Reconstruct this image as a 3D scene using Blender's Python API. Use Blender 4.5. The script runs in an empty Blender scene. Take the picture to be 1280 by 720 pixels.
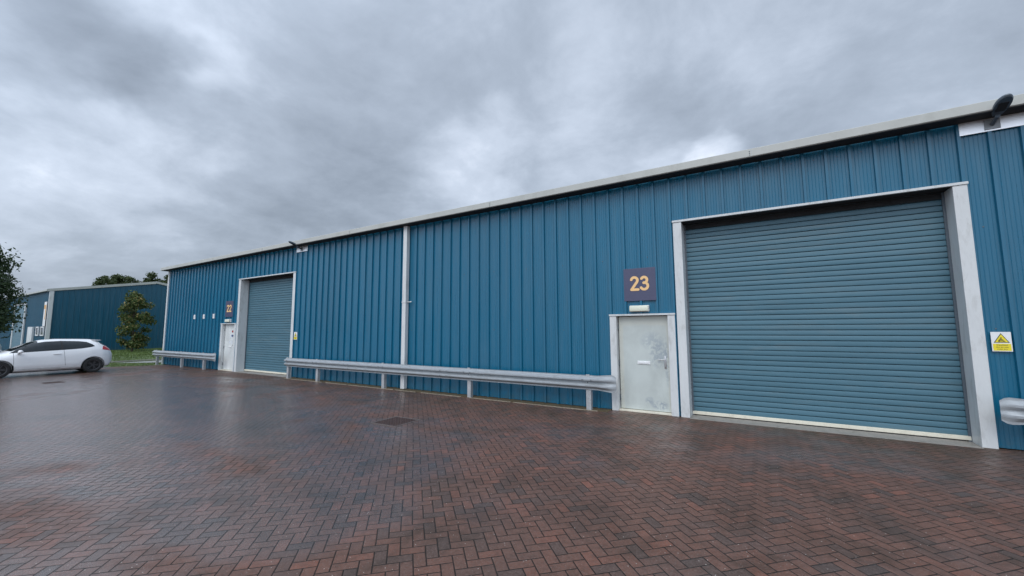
import bpy, bmesh, math, random
from mathutils import Vector, Matrix, noise as mnoise
R = math.radians
random.seed(7)
scene = bpy.context.scene
COL = scene.collection

# ------------------------------------------------------------------ helpers
class MB:
    def __init__(s): s.v = []; s.f = []; s.second = None
    def quad(s, *p):
        n = len(s.v); s.v += [tuple(q) for q in p]; s.f.append(tuple(range(n, n+len(p))))
    def box(s, x0, x1, y0, y1, z0, z1, bev=0.0):
        if x0 > x1: x0, x1 = x1, x0
        if y0 > y1: y0, y1 = y1, y0
        if z0 > z1: z0, z1 = z1, z0
        if bev <= 0:
            n = len(s.v)
            s.v += [(x0,y0,z0),(x1,y0,z0),(x1,y1,z0),(x0,y1,z0),(x0,y0,z1),(x1,y0,z1),(x1,y1,z1),(x0,y1,z1)]
            for f in ((0,3,2,1),(4,5,6,7),(0,1,5,4),(1,2,6,5),(2,3,7,6),(3,0,4,7)):
                s.f.append(tuple(n+i for i in f))
        else:
            bm = bmesh.new(); bmesh.ops.create_cube(bm, size=1)
            bmesh.ops.scale(bm, vec=(x1-x0,y1-y0,z1-z0), verts=bm.verts)
            bmesh.ops.translate(bm, vec=((x0+x1)/2,(y0+y1)/2,(z0+z1)/2), verts=bm.verts)
            bmesh.ops.bevel(bm, geom=bm.edges[:], offset=bev, segments=2, affect='EDGES', profile=.5)
            s.add_bm(bm)
        return s
    def add_bm(s, bm, mat=None):
        n = len(s.v); bm.verts.ensure_lookup_table()
        for i, v in enumerate(bm.verts): v.index = i
        s.v += [tuple((mat @ v.co) if mat else v.co) for v in bm.verts]
        s.f += [tuple(n+v.index for v in f.verts) for f in bm.faces]
        bm.free()
    def cyl(s, p0, p1, r0, r1=None, n=12, caps=True):
        r1 = r0 if r1 is None else r1
        p0 = Vector(p0); p1 = Vector(p1); d = (p1-p0).normalized()
        a = d.orthogonal().normalized(); b = d.cross(a)
        k = len(s.v)
        for p, r in ((p0, r0), (p1, r1)):
            for i in range(n):
                t = 2*math.pi*i/n
                s.v.append(tuple(p + a*math.cos(t)*r + b*math.sin(t)*r))
        for i in range(n):
            j = (i+1) % n; s.f.append((k+i, k+j, k+n+j, k+n+i))
        if caps:
            s.f.append(tuple(k+i for i in reversed(range(n)))); s.f.append(tuple(k+n+i for i in range(n)))
        return s
    def sphere(s, c, r, sub=2, sc=(1,1,1)):
        bm = bmesh.new(); bmesh.ops.create_icosphere(bm, subdivisions=sub, radius=r)
        bmesh.ops.scale(bm, vec=sc, verts=bm.verts); bmesh.ops.translate(bm, vec=c, verts=bm.verts)
        s.add_bm(bm); return s
    def prism_y(s, pts, y0, y1):      # pts (x,z) polygon extruded along y
        n = len(pts); k = len(s.v)
        s.v += [(x,y0,z) for x,z in pts] + [(x,y1,z) for x,z in pts]
        s.f.append(tuple(k+i for i in range(n))); s.f.append(tuple(k+n+i for i in reversed(range(n))))
        for i in range(n):
            j = (i+1) % n; s.f.append((k+i, k+n+i, k+n+j, k+j))
        return s
    def prism_x(s, pts, x0, x1):      # pts (y,z)
        n = len(pts); k = len(s.v)
        s.v += [(x0,y,z) for y,z in pts] + [(x1,y,z) for y,z in pts]
        s.f.append(tuple(k+i for i in range(n))); s.f.append(tuple(k+n+i for i in reversed(range(n))))
        for i in range(n):
            j = (i+1) % n; s.f.append((k+i, k+j, k+n+j, k+n+i))
        return s
    def build(s, name, mat, parent=None, smooth=False, recalc=True, origin=None):
        me = bpy.data.meshes.new(name)
        v = s.v
        if origin is not None:
            ox, oy, oz = origin; v = [(a-ox, b-oy, c-oz) for a, b, c in v]
        me.from_pydata(v, [], s.f); me.update()
        if recalc:
            bm = bmesh.new(); bm.from_mesh(me); bmesh.ops.recalc_face_normals(bm, faces=bm.faces); bm.to_mesh(me); bm.free()
        if smooth:
            me.polygons.foreach_set('use_smooth', [True]*len(me.polygons))
            try: me.set_sharp_from_angle(angle=R(smooth if smooth is not True else 35))
            except Exception: pass
        me.materials.append(mat)
        if s.second:      # (first face of the second material, material)
            me.materials.append(s.second[1])
            for p_ in me.polygons:
                if p_.index >= s.second[0]: p_.material_index = 1
        o = bpy.data.objects.new(name, me); COL.objects.link(o)
        if parent:
            o.parent = parent
        if origin is not None: o.location = origin
        return o

def tag(o, label=None, cat=None, group=None, kind=None):
    if label: o['label'] = label
    if cat: o['category'] = cat
    if group: o['group'] = group
    if kind: o['kind'] = kind
    return o
def thing(name, loc=(0,0,0), label=None, cat=None, group=None, rz=0):
    o = bpy.data.objects.new(name, None); COL.objects.link(o); o.location = loc; o.rotation_euler = (0,0,rz)
    o.empty_display_size = .2
    return tag(o, label, cat, group)
def copy_tree(o, parent=None):
    c = o.copy(); COL.objects.link(c); c.parent = parent
    for ch in list(o.children): copy_tree(ch, c)
    return c

# ------------------------------------------------------------------ materials
class NT:
    def __init__(s, tree): s.t = tree; s.n = tree.nodes; s.l = tree.links
    def node(s, typ, **kw):
        n = s.n.new(typ)
        for k, v in kw.items(): setattr(n, k, v)
        return n
    def link(s, a, b): s.l.new(a, b)
    def setin(s, sock, v):
        if hasattr(v, 'is_output') or isinstance(v, bpy.types.NodeSocket): s.l.new(v, sock)
        else: sock.default_value = v
    def m(s, op, a, b=None, c=None, clamp=False):
        n = s.n.new('ShaderNodeMath'); n.operation = op; n.use_clamp = clamp
        s.setin(n.inputs[0], a)
        if b is not None: s.setin(n.inputs[1], b)
        if c is not None: s.setin(n.inputs[2], c)
        return n.outputs[0]
    def vm(s, op, a, b=None, out=0):
        n = s.n.new('ShaderNodeVectorMath'); n.operation = op
        s.setin(n.inputs[0], a)
        if b is not None:
            if op == 'SCALE': s.setin(n.inputs['Scale'], b)
            else: s.setin(n.inputs[1], b)
        return n.outputs[out]
    def mix(s, f, a, b, mode='MIX'):
        n = s.n.new('ShaderNodeMix'); n.data_type = 'RGBA'; n.blend_type = mode; n.clamp_factor = True
        s.setin(n.inputs[0], f)
        for sock, v in ((n.inputs[6], a), (n.inputs[7], b)):
            if isinstance(v, (tuple, list)) and len(v) == 3: v = (*v, 1)
            s.setin(sock, v)
        return n.outputs[2]
    def noise(s, vec, scale, detail=4, rough=.55, dist=0, out='Fac'):
        n = s.n.new('ShaderNodeTexNoise'); s.l.new(vec, n.inputs['Vector'])
        n.inputs['Scale'].default_value = scale; n.inputs['Detail'].default_value = detail
        n.inputs['Roughness'].default_value = rough; n.inputs['Distortion'].default_value = dist
        return n.outputs[out]
    def ramp(s, f, stops, interp='LINEAR'):
        n = s.n.new('ShaderNodeValToRGB'); n.color_ramp.interpolation = interp
        e = n.color_ramp.elements
        while len(e) < len(stops): e.new(.5)
        for i, (p, c) in enumerate(stops):
            e[i].position = p; e[i].color = (*c, 1) if len(c) == 3 else c
        s.setin(n.inputs[0], f); return n.outputs[0]
    def mr(s, v, a, b, c=0., d=1., smooth=False):
        n = s.n.new('ShaderNodeMapRange'); n.interpolation_type = 'SMOOTHSTEP' if smooth else 'LINEAR'
        s.setin(n.inputs[0], v)
        for i, x in enumerate((a, b, c, d)): n.inputs[i+1].default_value = x
        return n.outputs[0]
    def sep(s, v):
        n = s.n.new('ShaderNodeSeparateXYZ'); s.l.new(v, n.inputs[0]); return n.outputs
    def comb(s, x=0., y=0., z=0.):
        n = s.n.new('ShaderNodeCombineXYZ')
        for i, q in enumerate((x, y, z)): s.setin(n.inputs[i], q)
        return n.outputs[0]

def newmat(name):
    m = bpy.data.materials.new(name); m.use_nodes = True
    t = NT(m.node_tree); b = m.node_tree.nodes['Principled BSDF']
    return m, t, b
def pos(t): return t.node('ShaderNodeNewGeometry').outputs['Position']
def objco(t): return t.node('ShaderNodeTexCoord').outputs['Object']

def simple(name, col, rough=.5, metal=0., var=.12, scale=3., bump=0., bscale=40., coat=0., dirt=None, dirt_amt=0., stretch=(1,1,1), spec=.5):
    m, t, b = newmat(name)
    co = objco(t)
    v = t.vm('MULTIPLY', co, stretch)
    n1 = t.noise(v, scale, 5, .6)
    n2 = t.noise(v, scale*9, 3, .6)
    f = t.m('ADD', t.m('MULTIPLY', n1, .65), t.m('MULTIPLY', n2, .35))
    f = t.mr(f, .3, .7)
    c = t.mix(f, tuple(x*(1-var) for x in col), tuple(min(1, x*(1+var)) for x in col))
    if dirt:
        d = t.mr(t.noise(v, scale*1.7, 7, .68, .4), .52, .72, 0, dirt_amt)
        c = t.mix(d, c, dirt)
    t.link(c, b.inputs['Base Color'])
    r = t.mr(n1, .25, .75, max(.02, rough*.8), min(1, rough*1.25)); t.link(r, b.inputs['Roughness'])
    b.inputs['Metallic'].default_value = metal
    b.inputs['Specular IOR Level'].default_value = spec
    if coat: b.inputs['Coat Weight'].default_value = coat; b.inputs['Coat Roughness'].default_value = .04
    if bump:
        bn = t.node('ShaderNodeBump'); bn.inputs['Strength'].default_value = .6; bn.inputs['Distance'].default_value = bump
        t.link(t.noise(co, bscale, 4, .6), bn.inputs['Height']); t.link(bn.outputs[0], b.inputs['Normal'])
    return m

def cladding(name, col, rough=.33):
    m, t, b = newmat(name)
    p = pos(t); x, y, z = t.sep(p)
    big = t.noise(p, .35, 4, .5)
    streak = t.noise(t.vm('MULTIPLY', p, (9, 9, .55)), 1.0, 5, .6)
    # each cladding sheet is one metre wide and very slightly different from the next
    sheet = t.node('ShaderNodeTexWhiteNoise', noise_dimensions='1D'); t.link(t.m('FLOOR', t.m('ADD', x, .18)), sheet.inputs['W'])
    c = t.mix(t.mr(big, .3, .7), tuple(q*.93 for q in col), tuple(q*1.07 for q in col))
    c = t.mix(t.m('MULTIPLY', sheet.outputs[0], .30), c, tuple(q*.72 for q in col))
    c = t.mix(t.mr(streak, .48, .76, 0, .20), c, (.13, .21, .26))
    fine = t.noise(p, 26, 3, .7)
    c = t.mix(t.mr(fine, .66, .74, 0, .18), c, (.22, .27, .29))
    low = t.m('MULTIPLY', t.mr(z, .55, 0., 0, 1), t.mr(t.noise(p, 5, 4, .6), .35, .7))   # rain splash dirt above the ground
    c = t.mix(t.m('MULTIPLY', low, .45), c, (.07, .075, .06))
    t.link(c, b.inputs['Base Color'])
    t.link(t.mr(streak, .3, .75, rough*.8, rough*1.4), b.inputs['Roughness'])
    b.inputs['Coat Weight'].default_value = .22; b.inputs['Coat Roughness'].default_value = .2
    bn = t.node('ShaderNodeBump'); bn.inputs['Strength'].default_value = .35; bn.inputs['Distance'].default_value = .01
    t.link(t.noise(t.vm('MULTIPLY', p, (1, 1, .5)), 1.6, 3, .5), bn.inputs['Height']); t.link(bn.outputs[0], b.inputs['Normal'])
    return m

M = {}
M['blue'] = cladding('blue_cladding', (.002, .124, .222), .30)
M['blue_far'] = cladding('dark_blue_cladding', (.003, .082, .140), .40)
M['shutter'] = simple('shutter_paint', (.074, .170, .222), .42, var=.10, scale=1.2, dirt=(.17,.22,.23), dirt_amt=.35, stretch=(.5,.5,3))
M['frame'] = simple('grey_white_trim', (.62, .64, .64), .45, var=.07, scale=2., dirt=(.30,.30,.27), dirt_amt=.5, stretch=(2,2,.6))
M['gutter'] = simple('gutter_grey', (.46, .47, .44), .5, var=.07, scale=.8, dirt=(.25,.26,.22), dirt_amt=.35)
M['white'] = simple('white_paint', (.78, .79, .79), .4, var=.05, scale=3., dirt=(.5,.5,.46), dirt_amt=.3)
M['alu'] = simple('bright_aluminium', (.93,.93,.94), .38, metal=.75, var=.05, scale=2, bump=.002, bscale=5)
M['cream'] = simple('cream_bar', (.72, .68, .56), .5, var=.08, scale=4., dirt=(.38,.34,.26), dirt_amt=.4)
M['galv'] = simple('galvanised_steel', (.36, .39, .41), .58, metal=.3, var=.14, scale=7, dirt=(.20,.20,.19), dirt_amt=.55, stretch=(.5,2,2))
M['post'] = simple('galvanised_post', (.48, .49, .50), .5, metal=.4, var=.14, scale=5, dirt=(.2,.2,.19), dirt_amt=.5)
M['steel'] = simple('handle_steel', (.5,.5,.5), .28, metal=.9)
M['black'] = simple('black_rubber', (.012,.012,.013), .6, var=.2)
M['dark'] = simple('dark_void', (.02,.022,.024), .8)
M['roofing'] = simple('roof_sheet', (.28,.30,.31), .6)
M['signdark'] = simple('sign_board', (.072,.076,.135), .33, var=.12, scale=3)
M['digit'] = simple('sign_digit', (.86,.55,.25), .45, var=.05)
M['lens'] = simple('lamp_lens', (.74,.75,.62), .3, var=.05)
M['yellow'] = simple('warning_yellow', (.80,.66,.03), .45, var=.05)
M['ink'] = simple('black_ink', (.03,.03,.025), .5)
M['lampgrey'] = simple('lamp_housing', (.10,.125,.15), .42, var=.1, metal=.1)
M['iron'] = simple('cast_iron', (.075,.045,.038), .5, metal=.1, var=.35, scale=14)
M['concrete'] = simple('concrete', (.30,.28,.25), .6, var=.2, scale=6, dirt=(.1,.1,.07), dirt_amt=.6, bump=.003)
M['path'] = simple('footpath_concrete', (.33,.33,.32), .45, var=.15, scale=3)
M['bark'] = simple('bark', (.07,.055,.04), .9, var=.35, scale=6, bump=.02, bscale=16, stretch=(3,3,.7))
M['glass'] = simple('window_glass', (.02,.03,.035), .06, var=.1, spec=.8)
M['orange'] = simple('banner_orange', (.72,.42,.16), .5)

# galvanised door with scuffs
def doormat(name, col, patch):
    m, t, b = newmat(name); p = pos(t)
    n = t.noise(t.vm('MULTIPLY', p, (1,1,.6)), 1.6, 5, .6, .6)
    c = t.mix(t.mr(n, .35, .65), tuple(q*.88 for q in col), tuple(q*1.08 for q in col))
    x, y, z = t.sep(p)
    if patch:
        for cx, cz, rx, rz, amt in ((-1.87,1.22,.22,.28,.65),(-2.0,1.5,.26,.2,.45),(-1.9,.17,.17,.09,.85),(-2.1,.25,.1,.08,.6),(-1.72,1.05,.05,.5,.5)):
            dx = t.m('DIVIDE', t.m('SUBTRACT', x, cx), rx); dz = t.m('DIVIDE', t.m('SUBTRACT', z, cz), rz)
            d = t.m('ADD', t.m('MULTIPLY', dx, dx), t.m('MULTIPLY', dz, dz))
            k = t.m('MULTIPLY', t.mr(d, 1.3, .2), t.mr(t.noise(p, 9, 6, .72, 1.0), .44, .54))
            c = t.mix(t.m('MULTIPLY', k, amt), c, (.27,.32,.37))
        # worn cream border left by an old frame seal
        e = t.m('MAXIMUM', t.m('DIVIDE', t.m('ABSOLUTE', t.m('ADD', x, 2.17)), .50), t.m('DIVIDE', t.m('ABSOLUTE', t.m('SUBTRACT', z, .93)), 1.0))
        e = t.m('ADD', e, t.m('MULTIPLY', t.m('SUBTRACT', t.noise(p, 2.5, 4, .6), .5), .14))
        c = t.mix(t.mr(e, .88, .96, 0, .4, True), c, (.62,.60,.50))
    t.link(c, b.inputs['Base Color']); b.inputs['Metallic'].default_value = .1
    t.link(t.mr(n, .3, .7, .3, .5), b.inputs['Roughness'])
    return m
M['door_old'] = doormat('galvanised_door', (.53,.575,.55), True)
M['door_white'] = doormat('white_door', (.72,.75,.74), False)

def carpaint(name, col, metal=0):
    m, t, b = newmat(name)
    b.inputs['Base Color'].default_value = (*col, 1); b.inputs['Roughness'].default_value = .45
    b.inputs['Metallic'].default_value = metal
    b.inputs['Coat Weight'].default_value = 1; b.inputs['Coat Roughness'].default_value = .03
    # faint road film
    p = objco(t); z = t.sep(p)[2]
    d = t.m('MULTIPLY', t.mr(z, .45, .2, 0, .25), t.mr(t.noise(p, 5, 5, .6), .3, .7))
    t.link(t.mix(d, col, (.2,.19,.17)), b.inputs['Base Color'])
    return m
M['car_white'] = carpaint('white_car_paint', (.86,.87,.88))
M['car_black'] = carpaint('black_car_paint', (.012,.013,.016))
M['car_silver'] = carpaint('silver_car_paint', (.5,.52,.54), .4)
M['tail'] = simple('tail_lamp_red', (.42,.012,.015), .12, coat=1, var=.2)
M['headlamp'] = simple('head_lamp', (.6,.62,.65), .1, coat=1)
M['tyre'] = simple('tyre', (.018,.018,.019), .75, var=.2)
M['alloy'] = simple('black_alloy', (.09,.09,.095), .3, metal=.6)
M['carglass'] = simple('tinted_glass', (.016,.022,.026), .05, var=.4, scale=2.5, spec=.35)

# wet herringbone pavers
def paver_mat():
    m, t, b = newmat('wet_herringbone_pavers')
    p = pos(t); x, y, z = t.sep(p)
    wob = t.noise(p, .8, 2, .5, out='Color')
    pw = t.vm('ADD', p, t.vm('SCALE', t.vm('SUBTRACT', wob, (.5,.5,.5)), .035))
    x2, y2, _ = t.sep(pw)
    k = 10/math.sqrt(2)                       # bricks are 0.2 x 0.1 m, laid at 45 degrees to the wall
    u = t.m('ADD', t.m('MULTIPLY', x2, k), t.m('MULTIPLY', y2, k))
    v = t.m('SUBTRACT', t.m('MULTIPLY', y2, k), t.m('MULTIPLY', x2, k))
    i = t.m('FLOOR', u); j = t.m('FLOOR', v)
    fu = t.m('SUBTRACT', u, i); fv = t.m('SUBTRACT', v, j)
    q = t.m('FLOORED_MODULO', t.m('SUBTRACT', i, j), 4.0)
    eq = lambda n: t.m('COMPARE', q, float(n), .25)
    k1, k2, k3 = eq(1), eq(2), eq(3)
    hor = t.m('LESS_THAN', q, 1.5)
    bi = t.m('SUBTRACT', i, k1); bj = t.m('SUBTRACT', j, k2)
    lu = t.m('ADD', fu, k1); lv = t.m('ADD', fv, k2)
    Lu = t.m('ADD', 1.0, hor); Lv = t.m('SUBTRACT', 2.0, hor)
    eu = t.m('MINIMUM', lu, t.m('SUBTRACT', Lu, lu)); ev = t.m('MINIMUM', lv, t.m('SUBTRACT', Lv, lv))
    e = t.m('MINIMUM', eu, ev)
    idv = t.comb(bi, bj, 0.)
    wn = t.node('ShaderNodeTexWhiteNoise', noise_dimensions='3D'); t.link(idv, wn.inputs['Vector'])
    rnd = wn.outputs['Value']
    wn2 = t.node('ShaderNodeTexWhiteNoise', noise_dimensions='3D'); t.link(t.vm('ADD', idv, (31.7, 8.2, 3)), wn2.inputs['Vector'])
    col = t.ramp(rnd, [(0,(.070,.045,.038)),(.10,(.095,.055,.043)),(.22,(.130,.062,.044)),(.50,(.150,.068,.046)),(.86,(.166,.071,.047)),(.96,(.19,.074,.047)),(1,(.23,.082,.050))])
    # batches: areas where the mix leans to grey or to red
    batch = t.noise(p, .55, 3, .5)
    col = t.mix(t.mr(batch, .50, .68, 0, .5), col, (.095,.056,.043))
    patch = t.noise(t.vm('ADD', p, (17., 5., 0)), 1.1, 3, .6)
    col = t.mix(t.m('MULTIPLY', t.mr(patch, .58, .70, 0, .55), wn2.outputs['Value']), col, (.050,.038,.034))
    # grain, stains
    g1 = t.noise(p, 55, 5, .75)
    col = t.mix(t.mr(g1, .38, .68, 0, .55), col, (.20,.155,.135))
    g2 = t.noise(p, 16, 4, .7); col = t.mix(t.mr(g2, .45, .7, 0, .45), col, (.050,.036,.030))
    st = t.noise(p, 1.3, 8, .72, .6)
    col = t.mix(t.mr(st, .48, .66, 0, .62), col, (.045,.032,.023))
    # algae near the wall
    alg = t.m('MULTIPLY', t.mr(y, -2.2, -.2, 0, 1), t.mr(t.noise(p, 2.0, 6, .65), .35, .7))
    col = t.mix(t.m('MULTIPLY', alg, .6), col, (.060,.048,.022))
    # pale grit specks
    vo = t.node('ShaderNodeTexVoronoi'); vo.inputs['Scale'].default_value = 26; t.link(p, vo.inputs['Vector'])
    wn3 = t.node('ShaderNodeTexWhiteNoise', noise_dimensions='3D'); t.link(vo.outputs['Color'], wn3.inputs['Vector'])
    sp = t.m('MULTIPLY', t.m('LESS_THAN', vo.outputs['Distance'], .11), t.m('GREATER_THAN', wn3.outputs[0], .80))
    vo2 = t.node('ShaderNodeTexVoronoi'); vo2.inputs['Scale'].default_value = 75; t.link(p, vo2.inputs['Vector'])
    wn4 = t.node('ShaderNodeTexWhiteNoise', noise_dimensions='3D'); t.link(vo2.outputs['Color'], wn4.inputs['Vector'])
    sp2 = t.m('MULTIPLY', t.m('LESS_THAN', vo2.outputs['Distance'], .14), t.m('GREATER_THAN', wn4.outputs[0], .86))
    col = t.mix(t.m('MULTIPLY', sp, .8), col, (.62,.57,.52))
    col = t.mix(t.m('MULTIPLY', sp2, .75), col, (.50,.45,.41))
    jn = t.m('MULTIPLY', t.m('SUBTRACT', t.noise(p, 30, 3, .6), .5), .05)
    je = t.m('ADD', e, jn)
    joint = t.mr(je, .022, .068, .95, 0, True)
    jcol = t.mix(t.mr(t.noise(p, 3, 4, .6), .3, .7), (.010,.009,.008), (.022,.020,.016))
    col = t.mix(joint, col, jcol)
    t.link(col, b.inputs['Base Color'])
    # wetness: film collects in low patches, stretched away from the wall
    wet = t.noise(t.vm('MULTIPLY', p, (.28,.42,1)), 1.0, 5, .55, .8)
    wet2 = t.noise(t.vm('MULTIPLY', p, (.9,1.2,1)), 1.0, 5, .6, .4)
    w = t.m('ADD', t.m('MULTIPLY', wet, .65), t.m('MULTIPLY', wet2, .35))
    far = t.m('MULTIPLY', t.mr(x, 3., -10., -.7, 1.), t.mr(y, -.5, -4.5, .0, .16))
    w = t.mr(t.m('ADD', w, far), .44, .63, 0, 1, True)
    rough = t.m('ADD', t.m('MULTIPLY', t.m('SUBTRACT', 1.0, w), .26), .26)
    rough = t.m('ADD', rough, t.m('MULTIPLY', t.m('SUBTRACT', g1, .5), .25))
    rough = t.m('ADD', rough, t.m('MULTIPLY', joint, .2), clamp=True)
    t.link(rough, b.inputs['Roughness'])
    wl = t.m('MULTIPLY', w, t.mr(y, -4.5, -.5, 1., .35))
    t.link(t.m('ADD', .34, t.m('MULTIPLY', wl, .45)), b.inputs['Specular IOR Level'])
    b.inputs['IOR'].default_value = 1.42
    t.link(t.m('MULTIPLY', t.m('MULTIPLY', wl, .9), t.m('SUBTRACT', 1.0, t.m('MULTIPLY', joint, .75))), b.inputs['Coat Weight'])
    b.inputs['Coat Roughness'].default_value = .21; b.inputs['Coat IOR'].default_value = 1.33
    # relief
    hgt = t.mr(je, .0, .10, 0, 1, True)
    hgt = t.m('ADD', t.m('MULTIPLY', hgt, .006), t.m('MULTIPLY', rnd, .0025))
    tilt = t.m('ADD', t.m('MULTIPLY', t.m('SUBTRACT', wn2.outputs['Value'], .5), t.m('MULTIPLY', lu, .0035)), t.m('MULTIPLY', t.m('SUBTRACT', rnd, .5), t.m('MULTIPLY', lv, .0035)))
    hgt = t.m('ADD', hgt, tilt)
    hgt = t.m('ADD', hgt, t.m('MULTIPLY', g1, .0042))
    bn = t.node('ShaderNodeBump'); bn.inputs['Strength'].default_value = .8; bn.inputs['Distance'].default_value = 1.0
    t.link(hgt, bn.inputs['Height']); t.link(bn.outputs[0], b.inputs['Normal'])
    bc = t.node('ShaderNodeBump'); bc.inputs['Strength'].default_value = .45; bc.inputs['Distance'].default_value = 1.0
    t.link(hgt, bc.inputs['Height']); t.link(bc.outputs[0], b.inputs['Coat Normal'])
    return m
M['pavers'] = paver_mat()
def asphalt():
    m, t, b = newmat('wet_asphalt'); p = pos(t)
    n = t.noise(p, 60, 3, .7); w = t.noise(t.vm('MULTIPLY', p, (.3,.9,1)), 1., 5, .6)
    c = t.mix(t.mr(n, .3, .7), (.04,.04,.042), (.085,.082,.08)); c = t.mix(t.mr(w, .45,.65,0,.4), c, (.12,.11,.105))
    t.link(c, b.inputs['Base Color']); t.link(t.mr(w, .4, .6, .45, .25), b.inputs['Roughness'])
    return m
M['asphalt'] = asphalt()
def grassmat(name, a, bb):
    m, t, b = newmat(name); p = pos(t)
    n = t.noise(p, .9, 5, .6); n2 = t.noise(p, 30, 3, .7)
    c = t.mix(t.mr(n, .35, .65), a, bb); c = t.mix(t.mr(n2, .4, .7, 0, .5), c, tuple(q*.45 for q in a))
    t.link(c, b.inputs['Base Color']); b.inputs['Roughness'].default_value = .6
    return m
M['grass'] = grassmat('grass', (.085,.135,.028), (.125,.185,.040))
M['field'] = grassmat('field', (.05,.08,.022), (.08,.115,.035))
def leafmat(name, a, bb, tip=None):
    m, t, b = newmat(name)
    oi = t.node('ShaderNodeNewGeometry').outputs['Random Per Island']
    c = t.mix(oi, a, bb)
    if tip: c = t.mix(t.m('MULTIPLY', t.m('GREATER_THAN', oi, .86), .85), c, tip)
    t.link(c, b.inputs['Base Color']); b.inputs['Roughness'].default_value = .5
    b.inputs['Specular IOR Level'].default_value = .25
    tr = t.node('ShaderNodeBsdfTranslucent'); t.link(c, tr.inputs[0])
    mx = t.node('ShaderNodeMixShader'); mx.inputs[0].default_value = .25
    t.link(b.outputs[0], mx.inputs[1]); t.link(tr.outputs[0], mx.inputs[2])
    t.link(mx.outputs[0], m.node_tree.nodes['Material Output'].inputs[0])
    return m
M['leaf_dark'] = leafmat('dark_needles', (.034,.064,.032), (.075,.11,.048))
M['leaf_autumn'] = leafmat('turning_leaves', (.060,.100,.035), (.125,.160,.050), (.32,.25,.10))
M['leaf_mid'] = leafmat('green_leaves', (.050,.078,.032), (.105,.13,.052))

# ------------------------------------------------------------------ camera
cam_d = bpy.data.cameras.new('camera'); cam = bpy.data.objects.new('camera', cam_d); COL.objects.link(cam)
YAW, PIT, ROL = R(31.4075), R(5.6937), R(-.3054)
F = Vector((-math.sin(YAW)*math.cos(PIT), math.cos(YAW)*math.cos(PIT), math.sin(PIT)))
Rt = Vector((math.cos(YAW), math.sin(YAW), 0)); U = Rt.cross(F)
R2 = Rt*math.cos(ROL) + U*math.sin(ROL); U2 = -Rt*math.sin(ROL) + U*math.cos(ROL)
mw = Matrix.Identity(4)
for i in range(3): mw[i][0] = R2[i]; mw[i][1] = U2[i]; mw[i][2] = -F[i]
mw.translation = Vector((0, -8.9464, 1.7838))
cam.matrix_world = mw
cam_d.sensor_width = 36; cam_d.sensor_fit = 'HORIZONTAL'; cam_d.lens = 508/1280*36
cam_d.clip_start = .05; cam_d.clip_end = 3000
scene.camera = cam
def pdir(px, py): return (F + R2*((px-640)/508) - U2*((py-360)/508)).normalized()

# ------------------------------------------------------------------ world: heavy broken overcast
w = bpy.data.worlds.new('World'); scene.world = w; w.use_nodes = True
t = NT(w.node_tree); bg = w.node_tree.nodes['Background']
SUN_EL, SUN_AZ = R(46), R(178)      # azimuth of the sun measured clockwise from +Y
sky = t.node('ShaderNodeTexSky', sky_type='NISHITA'); sky.sun_disc = False
sky.sun_elevation = SUN_EL; sky.sun_rotation = SUN_AZ; sky.air_density = 1.4; sky.dust_density = 3
d = t.node('ShaderNodeTexCoord').outputs['Generated']
d = t.vm('NORMALIZE', d)
dx, dy, dz = t.sep(d)
zz = t.m('ADD', t.m('MAXIMUM', dz, 0.0), .34)
pl = t.comb(t.m('DIVIDE', dx, zz), t.m('DIVIDE', dy, zz), 0.)
warp = t.noise(pl, 1.1, 3, .5, out='Color')
dd = t.vm('NORMALIZE', t.vm('ADD', d, t.vm('SCALE', t.vm('SUBTRACT', t.noise(pl, 1.9, 5, .55, out='Color'), (.5,.5,.5)), .34)))
plw = t.vm('ADD', pl, t.vm('SCALE', warp, .28))
n1 = t.noise(plw, 1.15, 6, .52)
n2 = t.noise(t.vm('ADD', plw, (4.3, 1.7, 0)), 3.3, 8, .60, .1)
val = t.m('ADD', t.m('MULTIPLY', t.m('SUBTRACT', n1, .5), .85), t.m('MULTIPLY', t.m('SUBTRACT', n2, .5), .85))
val = t.m('ADD', val, .525)
BL = [((120,150), .982, .13), ((185,125), .996, .12), ((20,12), .994, -.12), ((60,70), .994, -.10), ((120,25), .995, -.16), ((235,95), .9965, -.20), ((180,60), .996, -.10),
      ((270,70), .9985, .14), ((340,110), .993, .06), ((400,240), .984, -.12), ((470,140), .988, -.07), ((230,280), .986, -.09), ((590,225), .993, .16), ((560,250), .998, .06),
      ((885,182), .9988, .22), ((835,200), .9985, .12), ((735,90), .994, .10), ((700,30), .992, .06), ((820,90), .994, -.08), ((1130,50), .975, -.07), ((660,190), .9975, -.07)]
for (px, py), cs, amp in BL:
    dv = pdir(px, py)
    dt = t.vm('DOT_PRODUCT', dd, tuple(dv), out='Value')
    g = t.mr(dt, 1-(1-cs)*2.6, 1-(1-cs)*.05, 0, 1, True)
    val = t.m('ADD', val, t.m('MULTIPLY', g, amp*1.25))
cc = t.ramp(val, [(.0,(.175,.208,.260)),(.25,(.245,.288,.355)),(.5,(.340,.395,.480)),(.75,(.49,.555,.66)),(1,(.76,.82,.93))])
# brighter thin cloud high up behind the photographer, where the sun is
sd = Vector((math.sin(SUN_AZ)*math.cos(SUN_EL), math.cos(SUN_AZ)*math.cos(SUN_EL), math.sin(SUN_EL)))
back = t.mr(t.vm('DOT_PRODUCT', d, tuple(sd), out='Value'), -.1, .9, 1.0, 2.1, True)
cc = t.vm('SCALE', cc, back)
cc = t.mix(t.mr(dz, -.02, .0), (.06,.06,.055), cc)
skyc = t.vm('SCALE', sky.outputs[0], 1.0)
STR = .12
fin = t.mix(.94, skyc, t.vm('SCALE', cc, 1/STR))
t.link(fin, bg.inputs['Color']); bg.inputs['Strength'].default_value = STR

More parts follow.
